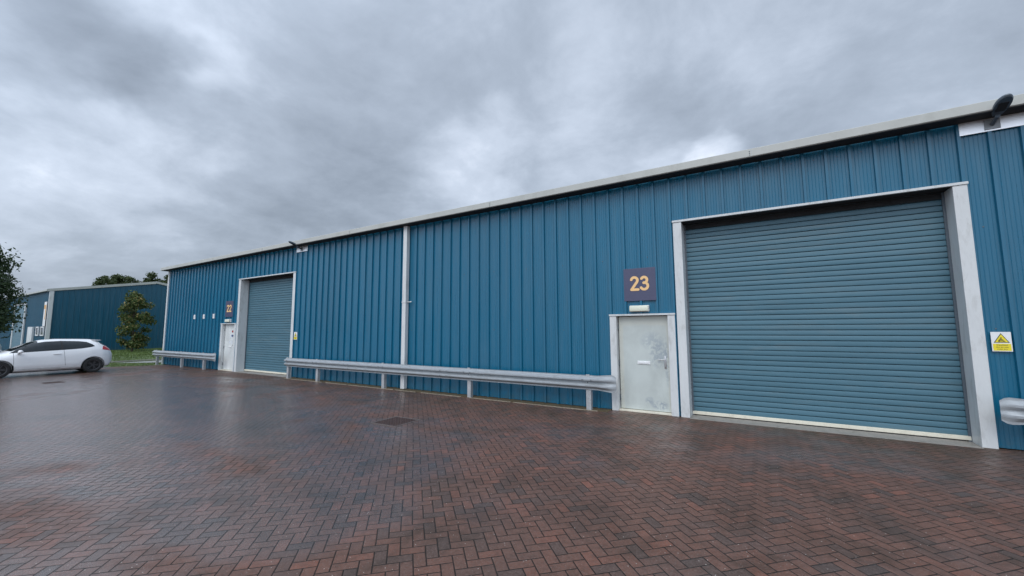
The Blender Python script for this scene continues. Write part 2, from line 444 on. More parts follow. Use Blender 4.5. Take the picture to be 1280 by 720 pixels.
sun_d = bpy.data.lights.new('sun', 'SUN'); sun = bpy.data.objects.new('sun', sun_d); COL.objects.link(sun)
sun_d.energy = .9; sun_d.angle = R(35); sun_d.color = (1, .97, .93)
sun.rotation_euler = (-sd).to_track_quat('-Z', 'Y').to_euler(); sun.location = (0, -20, 20)

# ------------------------------------------------------------------ ground
g = MB(); 
g.quad((-900,-900,-.12),(900,-900,-.12),(900,1200,-.12),(-900,1200,-.12))
tag(g.build('ground', M['field'], recalc=False), kind='structure')
g = MB(); g.quad((-27.5,-60,0),(60,-60,0),(60,.45,0),(-26.4,.45,0),(-26.75,-.6,0),(-27.5,-1.75,0))
tag(g.build('paving', M['pavers'], recalc=False), kind='structure')
g = MB(); g.quad((-120,-60,-.004),(-27.5,-60,-.004),(-27.5,-1.75,-.004),(-28.6,-2.2,-.004),(-33,-2.6,-.004),(-46,-2.6,-.004),(-120,-2.6,-.004))
tag(g.build('road', M['asphalt'], recalc=False), kind='structure')
# soil strip at the foot of the wall and its thin edging
g = MB(); g.box(-15.3, -2.9, -.325, .02, -.06, .006)
M['soil'] = simple('mossy_soil', (.10,.072,.035), .7, var=.45, scale=7, dirt=(.05,.07,.02), dirt_amt=.7, bump=.01, bscale=50)
tag(g.build('soil_strip', M['soil']), kind='structure')
g = MB(); random.seed(3); xx = -15.1
while xx < -2.95:
    L = random.uniform(.25, .9); x2 = min(xx+L, -2.95)
    dy = random.uniform(-.004,.004)
    g.box(xx, x2-.012, -.352+dy, -.328+dy, -.05, .010+random.uniform(0,.004)); xx = x2
    if random.random() < .4: xx += random.uniform(.05,.3)
tag(g.build('kerb', simple('pale_edging', (.30,.26,.20), .6, var=.3, scale=8, dirt=(.10,.08,.05), dirt_amt=.9)), kind='structure')
# verge: near grass, path, kerb, raised grass bank
random.seed(5)
g = MB(); g.quad((-27.5,-1.75,-.01),(-26.75,-.6,-.01),(-26.4,.45,-.01),(-27.2,.45,-.01),(-27.2,30,-.01),(-31.2,30,-.01),(-31.4,-2.4,-.01),(-28.6,-2.2,-.01))
tag(g.build('verge', M['grass'], recalc=False), kind='structure')
g = MB(); g.quad((-30.6,-1.0,.004),(-28.94,.22,.004),(-28.5,3,.004),(-28.4,30,.004),(-30.6,30,.004),(-30.7,.8,.004))
tag(g.build('footpath', M['path'], recalc=False), kind='structure')
g = MB()
NX, NY = 24, 40
def bank(a, b_):
    X = -31.3 - a*14.8; Y = -2.5 + b_*33
    up = min(1, a*5)**.6 * min(1, max(0, b_*33)/1.0)
    return (X - (.5 if b_ == 0 else 0)*(1-a), Y, -.03 + .20*up + .04*mnoise.noise(Vector((X*.4, Y*.4, 0))))
for i in range(NX):
    for j in range(NY):
        g.quad(bank(i/NX, j/NY), bank((i+1)/NX, j/NY), bank((i+1)/NX, (j+1)/NY), bank(i/NX, (j+1)/NY))
tag(g.build('bank', M['grass'], smooth=False), kind='structure')
g = MB(); g.box(-31.42, -31.28, -1.6, 30, -.08, .06, .01)
tag(g.build('bank_kerb', M['concrete']), kind='structure')
g = MB()
for n in range(26000):
    if random.random() < .25:
        X = random.uniform(-31.1,-26.9); Y = random.uniform(-2.0, 6)
        if -30.7 < X < -28.4 and Y > (-1.0 + (X+30.6)*.75): continue
        if X > -27.5+.0 and (Y < -1.75 + (X+27.5)*1.6 or Y > -.34): continue
        if Y < -1.9: continue
        Z = -.01; hh = random.uniform(.02,.05)
    else:
        a = random.random(); bb = random.random()*.42; X, Y, Z = bank(a, bb); hh = random.uniform(.04,.10)
        if X > -31.45: continue
    an = random.uniform(0, math.pi); wv = Vector((math.cos(an), math.sin(an), 0))*.018
    p0 = Vector((X, Y, Z)); tip = p0 + Vector((random.uniform(-.03,.03), random.uniform(-.03,.03), hh))
    g.quad(p0-wv, p0+wv, tip)
tag(g.build('grass', M['grass'], recalc=False), 'short green grass on the bank and verge beyond the white car', 'grass', kind='stuff')

# ------------------------------------------------------------------ main warehouse
X0, X1 = -27.164, 14.0
EAVE = 4.97
UNITS = (0., -18.02)
openings = []
for o_ in UNITS:
    openings.append((-1.473+o_, 2.844+o_, 4.012)); openings.append((-2.884+o_, -1.512+o_, 2.080))
bld = thing('warehouse', (-6.6, 10, 0), 'long blue ribbed metal warehouse with two roller shutter doors and pale grey gutter', 'warehouse')
def part(mb, name, mat, parent=None, smooth=False, **kw):
    parent = parent or bld
    o = mb.build(name, mat, None, smooth, **kw)
    o.parent = parent
    # keep world placement
    off = Vector((0,0,0)); q = parent
    while q: off += q.location; q = q.parent
    o.location = Vector(o.location) - off
    return o
# wall profile
P = 1/3.
def profile(xa, xb, phase):
    pts = []
    n0 = math.floor((xa-phase)/P) - 1; n1_ = math.ceil((xb-phase)/P) + 1
    for n in range(n0, n1_+1):
        c = phase + n*P
        pts += [(c-.028, 0.), (c-.020, -.046), (c+.020, -.046), (c+.028, 0.)]
        for k in range(5):
            gx = c + .030 + (k+.75)*(P-.06)/5.5
            pts += [(gx-.0055, 0.), (gx-.001, .0032), (gx+.001, .0032), (gx+.0055, 0.)]
    out = []
    for a, b_ in zip(pts, pts[1:]):
        if b_[0] <= xa or a[0] >= xb: continue
        L = b_[0]-a[0]
        if L <= 0: continue
        f = lambda x: a[1] + (b_[1]-a[1])*(x-a[0])/L
        p0 = max(a[0], xa); p1 = min(b_[0], xb); out.append(((p0, f(p0)), (p1, f(p1))))
    return out
wall = MB()
for (xa, ya), (xb, yb) in profile(X0, X1, -.853):
    cuts = sorted({xa, xb} | {q for o_ in openings for q in o_[:2] if xa < q < xb})
    for a, b_ in zip(cuts, cuts[1:]):
        if b_-a < 1e-6: continue
        fa = ya + (yb-ya)*(a-xa)/(xb-xa); fb = ya + (yb-ya)*(b_-xa)/(xb-xa)
        mid = (a+b_)/2; z0 = .015
        for o_ in openings:
            if o_[0] < mid < o_[1]: z0 = o_[2]
        wall.quad((a,fa,z0),(b_,fb,z0),(b_,fb,EAVE+.01),(a,fa,EAVE+.01))
# gable ends and back
RIDGE_Y, RIDGE_Z, BACK = 6.6, 6.05, 13.2
for gx, sgn in ((X0, -1), (X1, 1)):
    n = int(BACK/P)
    for k in range(n):
        y0 = .03 + k*P; y1 = y0+P
        def top(y): return EAVE + (RIDGE_Z-EAVE)*(1-abs(y-RIDGE_Y)/RIDGE_Y)
        for ya, yb, da, db in ((y0, y0+.27, 0, 0), (y0+.27, y0+.285, 0, .032), (y0+.285, y0+.318, .032, .032), (y0+.318, y1, .032, 0)):
            wall.quad((gx+sgn*da, ya, .0), (gx+sgn*db, yb, .0), (gx+sgn*db, yb, top(min(yb,BACK))), (gx+sgn*da, ya, top(min(ya,BACK))))
wall.quad((X0,BACK,0),(X1,BACK,0),(X1,BACK,EAVE),(X0,BACK,EAVE))
# dark screws on the cladding
scr = wall; wall.second = (len(wall.f), M['lampgrey']); random.seed(11)
n = 0
for k in range(int((X1-X0)/P)):
    xc = -.853 + (k-79)*P + .16
    if xc < X0+.05: continue
    for z in (4.80, 3.3, 1.75):
        zz_ = z + random.uniform(-.012,.012)
        if z < 4.5 and (k % 3): continue
        if any(o_[0]-.05 < xc < o_[1]+.05 and zz_ < o_[2]+.05 for o_ in openings): continue
        scr.cyl((xc, .002, zz_), (xc, -.006, zz_), .011, n=6)
part(wall, 'wall', M['blue'], recalc=False)
# roof
rf = MB()
for (ya, za), (yb, zb) in (((-.05, EAVE+.11), (RIDGE_Y, RIDGE_Z+.13)), ((RIDGE_Y, RIDGE_Z+.13), (BACK+.1, EAVE+.11))):
    rf.quad((X0-.06,ya,za),(X1+.06,ya,za),(X1+.06,yb,zb),(X0-.06,yb,zb))
    rf.quad((X0-.06,ya,za-.06),(X1+.06,ya,za-.06),(X1+.06,yb,zb-.06),(X0-.06,yb,zb-.06))
rf.quad((X0-.06,-.05,EAVE+.05),(X0-.06,-.05,EAVE+.11),(X0-.06,RIDGE_Y,RIDGE_Z+.13),(X0-.06,RIDGE_Y,RIDGE_Z+.07))
rf.quad((X0-.06,BACK+.1,EAVE+.05),(X0-.06,BACK+.1,EAVE+.11),(X0-.06,RIDGE_Y,RIDGE_Z+.13),(X0-.06,RIDGE_Y,RIDGE_Z+.07))
part(rf, 'roof', M['roofing'])
# gutter: front fascia leaning slightly, near-black strip painting in the shade under it
gt = MB()
secs = [X0-.16]; 
for c in (-22.6,-17.1,-11.6,-5.9,.02,6.): secs.append(c)
secs.append(X1+.15)
for a, b_ in zip(secs, secs[1:]):
    prof = [(-.335, 4.963), (-.350, 4.975), (-.350, 5.112), (-.338, 5.122), (-.320, 5.122), (-.320, 4.985), (-.04, 4.985), (-.04, 4.972), (-.33, 4.970)]
    gt.prism_x(prof, a+.0015, b_-.0015)
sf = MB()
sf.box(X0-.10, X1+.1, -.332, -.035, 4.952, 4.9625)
part(sf, 'soffit_shade', M['dark'])
rv = gt; gt.second = (len(gt.f), M['lampgrey'])
for c in (.02, -5.9, -11.6, -17.1):
    for k in range(3): rv.cyl((c-.03, -.349, 5.0+k*.035), (c-.03, -.356, 5.0+k*.035), .009, n=8)
part(gt, 'gutter', M['gutter'])
# corner trim
ct = MB(); ct.box(X0-.035, X0+.11, -.040, -.005, .01, 4.955); ct.box(X0-.040, X0-.005, -.005, .16, .01, 4.97)
part(ct, 'corner_trim', M['frame'])
# downpipe box
dp = MB(); dp.box(-9.285, -9.135, -.16, -.034, .02, 4.95, .006)
dpo = part(dp, 'downpipe', M['frame'])
cl = MB(); cl.box(-9.295, -9.125, -.168, -.030, 2.58, 2.615); cl.cyl((-9.13,-.10,2.60),(-8.97,-.10,2.60),.014); cl.sphere((-8.97,-.10,2.60),.022)
part(cl, 'pipe_clip', M['frame'], dpo)

def roller_door(off, label=None):
    xl, xr, top = -1.473+off, 2.844+off, 4.012
    jw = .165; dep = .285
    cur = MB(); pitch = .097; rs = random.Random(int(off*10)+5); z = .085; seg = 13
    yc = .315
    while z < 4.02:
        bul = .0045 + rs.uniform(0,.0035); tlt = rs.uniform(-.0035,.0035)
        for k in range(seg):
            a0 = k/seg; a1 = (k+1)/seg
            f = lambda a: yc + tlt*(a-.5) - bul*math.sin(math.pi*min(1, a*1.08))**.4 if a < .90 else yc + .026
            za, zb = z+a0*pitch, z+a1*pitch
            cur.quad((xl+.12, f(a0), za), (xr-.12, f(a0), za), (xr-.12, f(a1), zb), (xl+.12, f(a1), zb))
        z += pitch
    c = part(cur, 'roller_door', M['shutter'], recalc=False, smooth=50)
    for a, b_ in ((xl, xl+jw), (xr-jw, xr)):
        f = MB(); f.box(a, b_, -.050, dep, .0, 3.972, .004); part(f, 'jamb', M['frame'], c)
    h = MB(); h.box(xl-.012, xr+.012, -.066, -.02, 3.9745, 4.016, .003); part(h, 'head_trim', M['frame'], c)
    h = MB(); h.box(xl+.01, xr-.01, -.019, .6, 3.981, 4.005); part(h, 'head_shade', M['dark'], c)  # near-black board: shade under the head put into the colour
    for a, b_ in ((xl+jw-.01, xl+jw+.035), (xr-jw-.035, xr-jw+.01)):
        gd = MB(); gd.box(a, b_, dep+.002, dep+.022, 0, 3.97); part(gd, 'guide_rail', M['lampgrey'], c)
    v = MB(); v.box(xl, xr, dep+.004, dep+.02, 3.87, 3.972); part(v, 'slot_shade', M['dark'], c)  # near-black strip painting in the shaded recess at the curtain top
    bb = MB(); bb.box(xl+jw+.004, xr-jw-.004, .285, .335, .022, .085, .006); part(bb, 'bottom_bar', M['cream'], c)
    rb = MB(); rb.box(xl+jw+.004, xr-jw-.004, .295, .33, .004, .0215); part(rb, 'rubber_seal', M['black'], c)
    sl = MB(); sl.box(xl+jw+.004, xr-jw-.004, -.12, .6, -.05, .004); part(sl, 'sill', M['concrete'], c)
    return c
def entrance(off, white=False):
    xl, xr, top = -2.884+off, -1.512+off, 2.080
    jw = .145; dep = .15
    lf = MB(); lf.box(xl+jw+.02, xr-jw-.02, .075, .12, .045, 2.035, .004)
    leaf = part(lf, 'entrance_door', M['door_white'] if white else M['door_old'])
    for a, b_ in ((xl, xl+jw), (xr-jw, xr)):
        f = MB(); f.box(a, b_, -.050, dep, .0, 2.044, .004); part(f, 'jamb', M['frame'], leaf)
    h = MB(); h.box(xl-.01, xr+.01, -.066, dep, 2.047, 2.084, .003); part(h, 'head_trim', M['frame'], leaf)
    v = MB(); v.box(xl+jw, xr-jw, .13, .15, 0, 2.044); part(v, 'door_stop', M['dark'], leaf)
    th = MB(); th.box(xl+jw+.002, xr-jw-.002, -.03, .12, 0.002, .036, .004); part(th, 'threshold', M['cream'], leaf)
    xh = xr-jw-.10
    hd = MB(); hd.box(xh-.022, xh+.022, .064, .0755, .93, 1.19, .004)
    hd.cyl((xh,.066,1.115),(xh,.015,1.115),.011); hd.cyl((xh+.005,.02,1.115),(xh-.125,.02,1.115),.010); hd.sphere((xh-.125,.02,1.115),.011)
    hd.cyl((xh,.066,.985),(xh,.056,.985),.012)
    part(hd, 'handle', M['steel'], leaf, smooth=True)
    cx = (xl+xr)/2 + .0
    lp = MB(); lp.box(cx-.135, cx+.135, .060, .0755, 1.005, 1.075, .005); lp.box(cx-.105, cx+.105, .052, .0602, 1.02, 1.06, .004)
    part(lp, 'letter_plate', M['white'], leaf)
    for z in (.28, 1.02, 1.8):
        hg = MB(); hg.cyl((xl+jw+.012, .062, z-.06), (xl+jw+.012, .062, z+.06), .011); part(hg, 'hinge', M['lampgrey'], leaf)
    if white:
        for x, z, ww, h_, mt in ((.16,1.72,.12,.09,'tail'),(.16,1.53,.15,.09,'ink2'),(.02,1.50,.12,.17,'paper'),(-.06,1.25,.14,.1,'paper'),(.14,1.25,.12,.16,'paper')):
            s_ = MB(); s_.box(cx+x-ww/2, cx+x+ww/2, .071, .0752, z-h_/2, z+h_/2); part(s_, 'notice', M[mt], leaf)
    return leaf
M['ink2'] = simple('blue_notice', (.07,.10,.22), .5); M['paper'] = simple('paper_notice', (.62,.66,.70), .6)
r23 = roller_door(0); r22 = roller_door(-18.02)
d23 = entrance(0); d22 = entrance(-18.02, True)
d23['label'] = 'galvanised pale green grey door with scuffed patches by its handle'
d22['label'] = 'white door with small notices stuck on its upper half'
# meter box on the left end wall
mb_ = MB(); mb_.box(X0-.235, X0-.036, .02, .42, 1.22, 1.86, .01)
mbo = mb_.build('meter_box', M['white'], origin=(X0-.1,.2,1.22)); tag(mbo, 'white meter box on the far left end wall of the long warehouse', 'meter box')
mw_ = MB(); mw_.box(X0-.245, X0-.234, .10, .34, 1.36, 1.72); mw_.box(X0-.20, X0-.07, .012, .021, 1.34, 1.74)
w_ = mw_.build('box_window', M['dark']); w_.parent = mbo; w_.location = (-(X0-.1), -.2, -1.22)
pp = MB(); pp.box(X0-.16, X0-.05, .06, .2, .25, .45, .01); o = pp.build('conduit_box', M['white']); tag(o, 'small white conduit box low on the warehouse corner below the meter box', 'conduit box')

# ------------------------------------------------------------------ numerals (round-ended strokes)
def stroke_digit(mb, kind, cx, cz, s, y, th):
    arc = lambda ox, oz, rx, rz, a0, a1, n: [(ox+rx*math.cos(R(a0+(a1-a0)*k/n)), oz+rz*math.sin(R(a0+(a1-a0)*k/n))) for k in range(n+1)]
    if kind == '2': strokes = [arc(0,.27,.235,.225,165,-38,16) + [(-.215,-.42)], [(-.225,-.44),(.27,-.44)]]
    else: strokes = [arc(-.03,.265,.215,.215,150,-75,16) + [(-.06,.055)], [(-.06,.045)] + arc(-.03,-.195,.265,.25,78,-152,18)]
    r = th/2
    for si, st in enumerate(strokes):
        q = [Vector((cx+px*s, 0, cz+pz*s)) for px, pz in st]
        y0, y1 = y, y-.006-.0006*si
        L, Rr = [], []
        for i, p_ in enumerate(q):
            a = q[max(0,i-1)]; b_ = q[min(len(q)-1,i+1)]; tn = (b_-a).normalized(); nn = Vector((-tn.z,0,tn.x))
            L.append(p_+nn*r); Rr.append(p_-nn*r)
        def cap(c, frm, n=8):
            v = frm-c; out = []
            for k in range(1, n):
                a = math.pi*k/n; out.append(c + Vector((v.x*math.cos(a)+v.z*math.sin(a), 0, -v.x*math.sin(a)+v.z*math.cos(a))))
            return out
        for i in range(len(q)-1):
            mb.quad((L[i].x,y1,L[i].z),(L[i+1].x,y1,L[i+1].z),(Rr[i+1].x,y1,Rr[i+1].z),(Rr[i].x,y1,Rr[i].z))
        rim = L + cap(q[-1], L[-1]) + list(reversed(Rr)) + cap(q[0], Rr[0])
        for a, b_ in zip(rim, rim[1:]+rim[:1]): mb.quad((a.x,y0,a.z),(b_.x,y0,b_.z),(b_.x,y1,b_.z),(a.x,y1,a.z))
        ring = [L[-1]] + cap(q[-1], L[-1]) + [Rr[-1]]; mb.quad(*[(v.x,y1,v.z) for v in ring])
        ring = [Rr[0]] + cap(q[0], Rr[0]) + [L[0]]; mb.quad(*[(v.x,y1,v.z) for v in ring])

def number_sign(off, digits, label):
    x0_, x1_, z0, z1 = -2.54+off, -1.86+off, 2.365, 3.075
    s = MB(); s.box(x0_, x1_, -.052, -.036, z0, z1, .003)
    o = s.build('number_sign', M['signdark'], origin=((x0_+x1_)/2, -.036, z0))
    tag(o, label, 'sign', 'unit number signs')
    n = MB(); cx = (x0_+x1_)/2; cz = (z0+z1)/2 + .015
    for dg_, dx_ in zip(digits, (-.108, .108)):
        n = MB(); stroke_digit(n, dg_, cx+dx_, cz, .285, -.0525, .056)
        d_ = n.build('digit', M['digit'], recalc=False); d_.parent = o; d_.location = -o.location
number_sign(0, '23', 'dark square sign with orange number 23 above the scuffed grey door')
number_sign(-18.02, '22', 'dark square sign with orange number 22 above the white door')
def bulkhead(off, label):
    r_ = thing('wall_light', (-2.225+off, 0, 2.13), label, 'light', 'lights above the doors')
    a = MB(); a.box(-.205,.205,-.06,-.002,0,.135,.008); b1 = a.build('housing', M['white'], r_)
    a = MB(); a.box(-.200,.200,-.115,-.061,.006,.129,.02); a.build('lens', M['lens'], r_, smooth=True)
bulkhead(0, 'cream rectangular wall light under the number 23 sign')
bulkhead(-18.02, 'cream rectangular wall light under the number 22 sign')

def warning_sign(off, label):
    r_ = thing('warning_sign', (2.9+off, 0, 1.41), label, 'sign', 'warning signs beside the roller doors')
    a = MB(); a.box(0,.205,-.042,-.034,0,.285,.001); a.build('panel', M['white'], r_)
    a = MB(); a.box(.012,.193,-.0445,-.0425,.012,.112); a.build('caption_panel', M['yellow'], r_)
    a = MB(); a.prism_y([(.022,.128),(.183,.128),(.1025,.268)], -.0440, -.0425); a.build('triangle', M['ink'], r_)
    a = MB(); a.prism_y([(.036,.1355),(.169,.1355),(.1025,.2515)], -.0460, -.0442); a.build('triangle_face', M['yellow'], r_)
    a = MB(); a.box(.066,.14,-.0475,-.0462,.143,.148); a.box(.070,.085,-.0475,-.0462,.149,.168); a.box(.087,.122,-.0475,-.0462,.160,.171)
    a.box(.078,.112,-.0475,-.0462,.174,.181); a.sphere((.098,-.0468,.196),.011,1,(1,.1,1)); a.box(.116,.132,-.0475,-.0462,.150,.157)
    a.build('pictogram', M['ink'], r_)
    txt = []
    for body, z, size in (('Caution', .083, .036), ('Mind the roller', .055, .021), ('shutter door', .028, .021)):
        cu = bpy.data.curves.new('lettering', 'FONT'); cu.body = body; cu.size = size; cu.align_x = 'CENTER'; cu.extrude = .0003; cu.resolution_u = 2
        to = bpy.data.objects.new('lettering', cu); COL.objects.link(to)
        txt.append((to, z))
    bpy.context.view_layer.update()
    dg = bpy.context.evaluated_depsgraph_get()
    mb = MB()
    for to, z in txt:
        me = bpy.data.meshes.new_from_object(to.evaluated_get(dg))
        k = len(mb.v); mb.v += [(.1025+v.co.x, -.0455-v.co.z, z+v.co.y) for v in me.vertices]
        mb.f += [tuple(k+i for i in p_.vertices) for p_ in me.polygons]
    for to, z in txt: bpy.data.objects.remove(to)
    mb.build('caption', M['ink'], r_, recalc=False)
warning_sign(0, 'yellow and white caution sign right of the large roller door beside door 23')
warning_sign(-18.02, 'small yellow and white caution sign right of the far roller door numbered 22')

for x_, wh in ((-23.6,'leftmost of the three'), (-22.61,'middle one of the three'), (-21.62,'rightmost of the three')):
    a = MB(); a.box(x_-.075, x_+.075, -.075, -.034, 2.32, 2.53, .008); a.box(x_-.05, x_+.05, -.080, -.0755, 2.36, 2.40); a.box(x_-.05, x_+.05, -.080, -.0755, 2.43, 2.47)
    o = a.build('vent_cover', M['white'], origin=(x_, -.034, 2.32))
    tag(o, f'small white vent cover on blue wall, {wh}', 'vent', 'small vent covers on the wall')

def lamp(off, label):
    r_ = thing('flood_lamp', (3.18+off, 0, 4.74), label, 'lamp', 'wall lamps under the gutter')
    a = MB(); a.box(-.355,.355,-.048,-.034,.012,.235,.002); a.build('backing_plate', M['alu'], r_)
    a = MB(); a.box(-.085,.085,-.058,-.0485,.035,.19,.003); a.build('bracket', M['galv'], r_)
    a = MB(); a.cyl((0,-.055,.11),(.0,-.15,.135),.030,.024,12); a.cyl((0,-.15,.135),(.0,-.24,.16),.024,.03,12); a.build('arm', M['lampgrey'], r_, smooth=True)
    # paddle-shaped head with ribbed top, tilted up
    hd = MB(); n = 26; ring = []
    for k in range(n):
        a_ = 2*math.pi*k/n; ca, sa = math.cos(a_), math.sin(a_)
        Ln = .21; Wd = .088 + .018*(-ca)      # wider at the far end
        ring.append((Wd*sa, -.37 + Ln*ca))
    tl = lambda y: .175 + (-.16 - y)*.34
    for zo, sc in ((-.018,.94),(0,1.0),(.020,.97),(.032,.82)):
        base = len(hd.v)
        hd.v += [(x*sc, -.37+(y+.37)*sc, tl(-.37+(y+.37)*sc)+zo) for x, y in ring]
    for L in range(3):
        for k in range(n):
            j = (k+1) % n; hd.f.append((L*n+k, L*n+j, (L+1)*n+j, (L+1)*n+k))
    hd.f.append(tuple(range(n))); hd.f.append(tuple(3*n+k for k in reversed(range(n))))
    hd.build('lamp_head', M['lampgrey'], r_, smooth=40)
    a = MB(); a.box(-.05,.05,-.46,-.30,0,.006); 
    a.v = [(x, y, tl(y)-.0265+z) for x, y, z in a.v]; a.build('led_panel', M['dark'], r_)
    a = MB(); a.sphere((-.05,-.235,.225),.022,2); a.build('light_sensor', M['lampgrey'], r_, smooth=True)
lamp(0, 'grey paddle shaped wall lamp on white plate above the near roller door')
lamp(-18.02, 'grey paddle shaped wall lamp on a white plate near the far roller door')

# ------------------------------------------------------------------ guard rails
PROF = [(0,.004),(.022,.002),(.034,.010),(.068,.070),(.078,.080),(.106,.080),(.116,.070),(.146,.008),(.155,.004),(.164,.008),(.194,.070),(.204,.080),(.232,.080),(.242,.070),(.276,.010),(.288,.002),(.310,.004)]
def rail_mesh(x0_, x1_, zb, flare_l=False, flare_r=False, yb=-.335):
    mb = MB(); st = []
    n = max(2, int((x1_-x0_)/.8))
    for k in range(n+1): st.append((x0_+(x1_-x0_)*k/n, 1.0, 1.0, 0.0))
    def flare(xe, sg):
        out = []
        for k in range(1, 9):
            a = k/8; x = xe + sg*.42*a
            out.append((x, 1-.94*max(0,(a-.2)/.8), 1+.22*min(1,a*1.2) - (.34 if a > .99 else (.10 if a > .86 else 0)), -.015*a))
        return out
    if flare_r: st += flare(x1_, 1)
    if flare_l: st = list(reversed(flare(x0_, -1))) + st
    T = .006; m_ = len(PROF)
    for x, dep, hs, dy in st:
        for z, y in PROF: mb.v.append((x, yb - y*dep + dy - (.02 if dep < 1 else 0)*(1-dep), zb + .155 + (z-.155)*hs))
        for z, y in PROF: mb.v.append((x, yb - y*dep + dy + T - (.02 if dep < 1 else 0)*(1-dep), zb + .155 + (z-.155)*hs))
    for i in range(len(st)-1):
        a = i*2*m_; b_ = (i+1)*2*m_
        for k in range(m_-1):
            mb.f.append((a+k, b_+k, b_+k+1, a+k+1)); mb.f.append((a+m_+k, a+m_+k+1, b_+m_+k+1, b_+m_+k))
        mb.f.append((a, a+m_, b_+m_, b_)); mb.f.append((a+m_-1, b_+m_-1, b_+2*m_-1, a+2*m_-1))
    for a in (0, (len(st)-1)*2*m_):
        for k in range(m_-1): mb.f.append((a+k, a+k+1, a+m_+k+1, a+m_+k))
    return mb
def guard(name, x0_, x1_, posts, label, fl, fr, splices=()):
    r_ = thing(name, (0,0,0), label, 'guard rail', 'crash barriers along the warehouse wall')
    r_.location = ((x0_+x1_)/2, -.33, 0); off = r_.location
    zb = .445
    def pt(mb, nm, mt, parent=None, smooth=False):
        o = mb.build(nm, mt, None, smooth); o.parent = parent or r_
        if not parent: o.location = -off
        return o
    rl = pt(rail_mesh(x0_, x1_, zb, fl, fr), 'rail', M['galv'], smooth=18)
    rnd = random.Random(int(abs(x0_)*10))
    for px in posts:
        m_ = MB(); y0, y1 = -.315, -.215      # C-section post
        m_.box(px-.055, px+.055, y0, y0+.007, -.04, .745); m_.box(px+.048, px+.055, y0+.007, y1, -.04, .745); m_.box(px-.055, px-.048, y0+.007, y0+.03, -.04, .745)
        m_.box(px+.02, px+.048, y1-.006, y1, -.04, .745)
        pt(m_, 'post', M['post'])
        m_ = MB(); m_.box(px-.04, px+.04, -.345, -.316, .50, .77, .003); pt(m_, 'spacer', M['post'])
        for bx_, by_, bz_, br_ in ((px,-.335,.155,.017),(px+.1,-.412,.218,.011),(px-.1,-.412,.218,.011)):
            m_ = MB(); m_.cyl((bx_,by_,zb+bz_),(bx_,by_-.020,zb+bz_),br_,n=6); pt(m_, 'bolt', M['lampgrey'])
    for sx in splices:
        m_ = rail_mesh(sx-.16, sx+.16, zb, yb=-.342)
        s_ = pt(m_, 'splice_plate', M['galv'], smooth=18)
        for dx_ in (-.11, .11):
            for dz_ in (.092, .218): m_ = MB(); m_.cyl((sx+dx_, -.415, zb+dz_), (sx+dx_, -.436, zb+dz_), .010, n=6); pt(m_, 'bolt', M['lampgrey'])
    return r_
guard('guard_rail', -15.05, -3.1, [-14.96,-13.18,-9.87,-6.6,-3.32], 'long galvanised crash barrier on posts between the two roller doors, ending at door 23', False, True, (-11.5, -7.4))
guard('guard_rail', -27.35, -20.85, [-27.05,-24.06,-21.72], 'short galvanised crash barrier at the far left corner of the warehouse', False, True)
guard('guard_rail', 3.22, 12.0, [3.6,6.9,10.2], 'galvanised crash barrier with rounded end plate at the right edge below the caution sign', True, False)

# ------------------------------------------------------------------ covers in the paving
mc = thing('manhole_cover', (-6.16,-3.21,0), 'square rusty brown inspection cover set in the block paving', 'manhole cover', rz=R(1.5))
a = MB()
for x0_, x1_, y0, y1 in ((-.34,.34,-.34,-.30),(-.34,.34,.30,.34),(-.34,-.30,-.30,.30),(.30,.34,-.30,.30)): a.box(x0_,x1_,y0,y1,-.02,.006)
a.build('surround', simple('cover_surround', (.13,.105,.095), .5, var=.2), mc)
a = MB(); a.box(-.296,.296,-.296,.296,-.02,.003)
for i in range(9):
    for j in range(9):
        cx, cy = -.26+i*.065, -.26+j*.065
        a.box(cx-.022, cx+.022, cy-.022, cy+.022, .003, .008)
a.build('lid', M['iron'], mc)
sc_ = thing('drain_cover', (-21.1,-5.0,0), 'small dark drain cover in the wet paving in front of the white car', 'drain cover')
a = MB()
for x0_, x1_, y0, y1 in ((-.25,.25,-.25,-.21),(-.25,.25,.21,.25),(-.25,-.21,-.21,.21),(.21,.25,-.21,.21)): a.box(x0_,x1_,y0,y1,-.02,.008)
a.build('frame', M['iron'], sc_)
a = MB(); a.box(-.208,.208,-.208,.208,-.02,.001)
for i in range(7): a.box(-.18+i*.06-.012, -.18+i*.06+.012, -.2, .2, .001, .007)
a.build('grate', M['iron'], sc_)

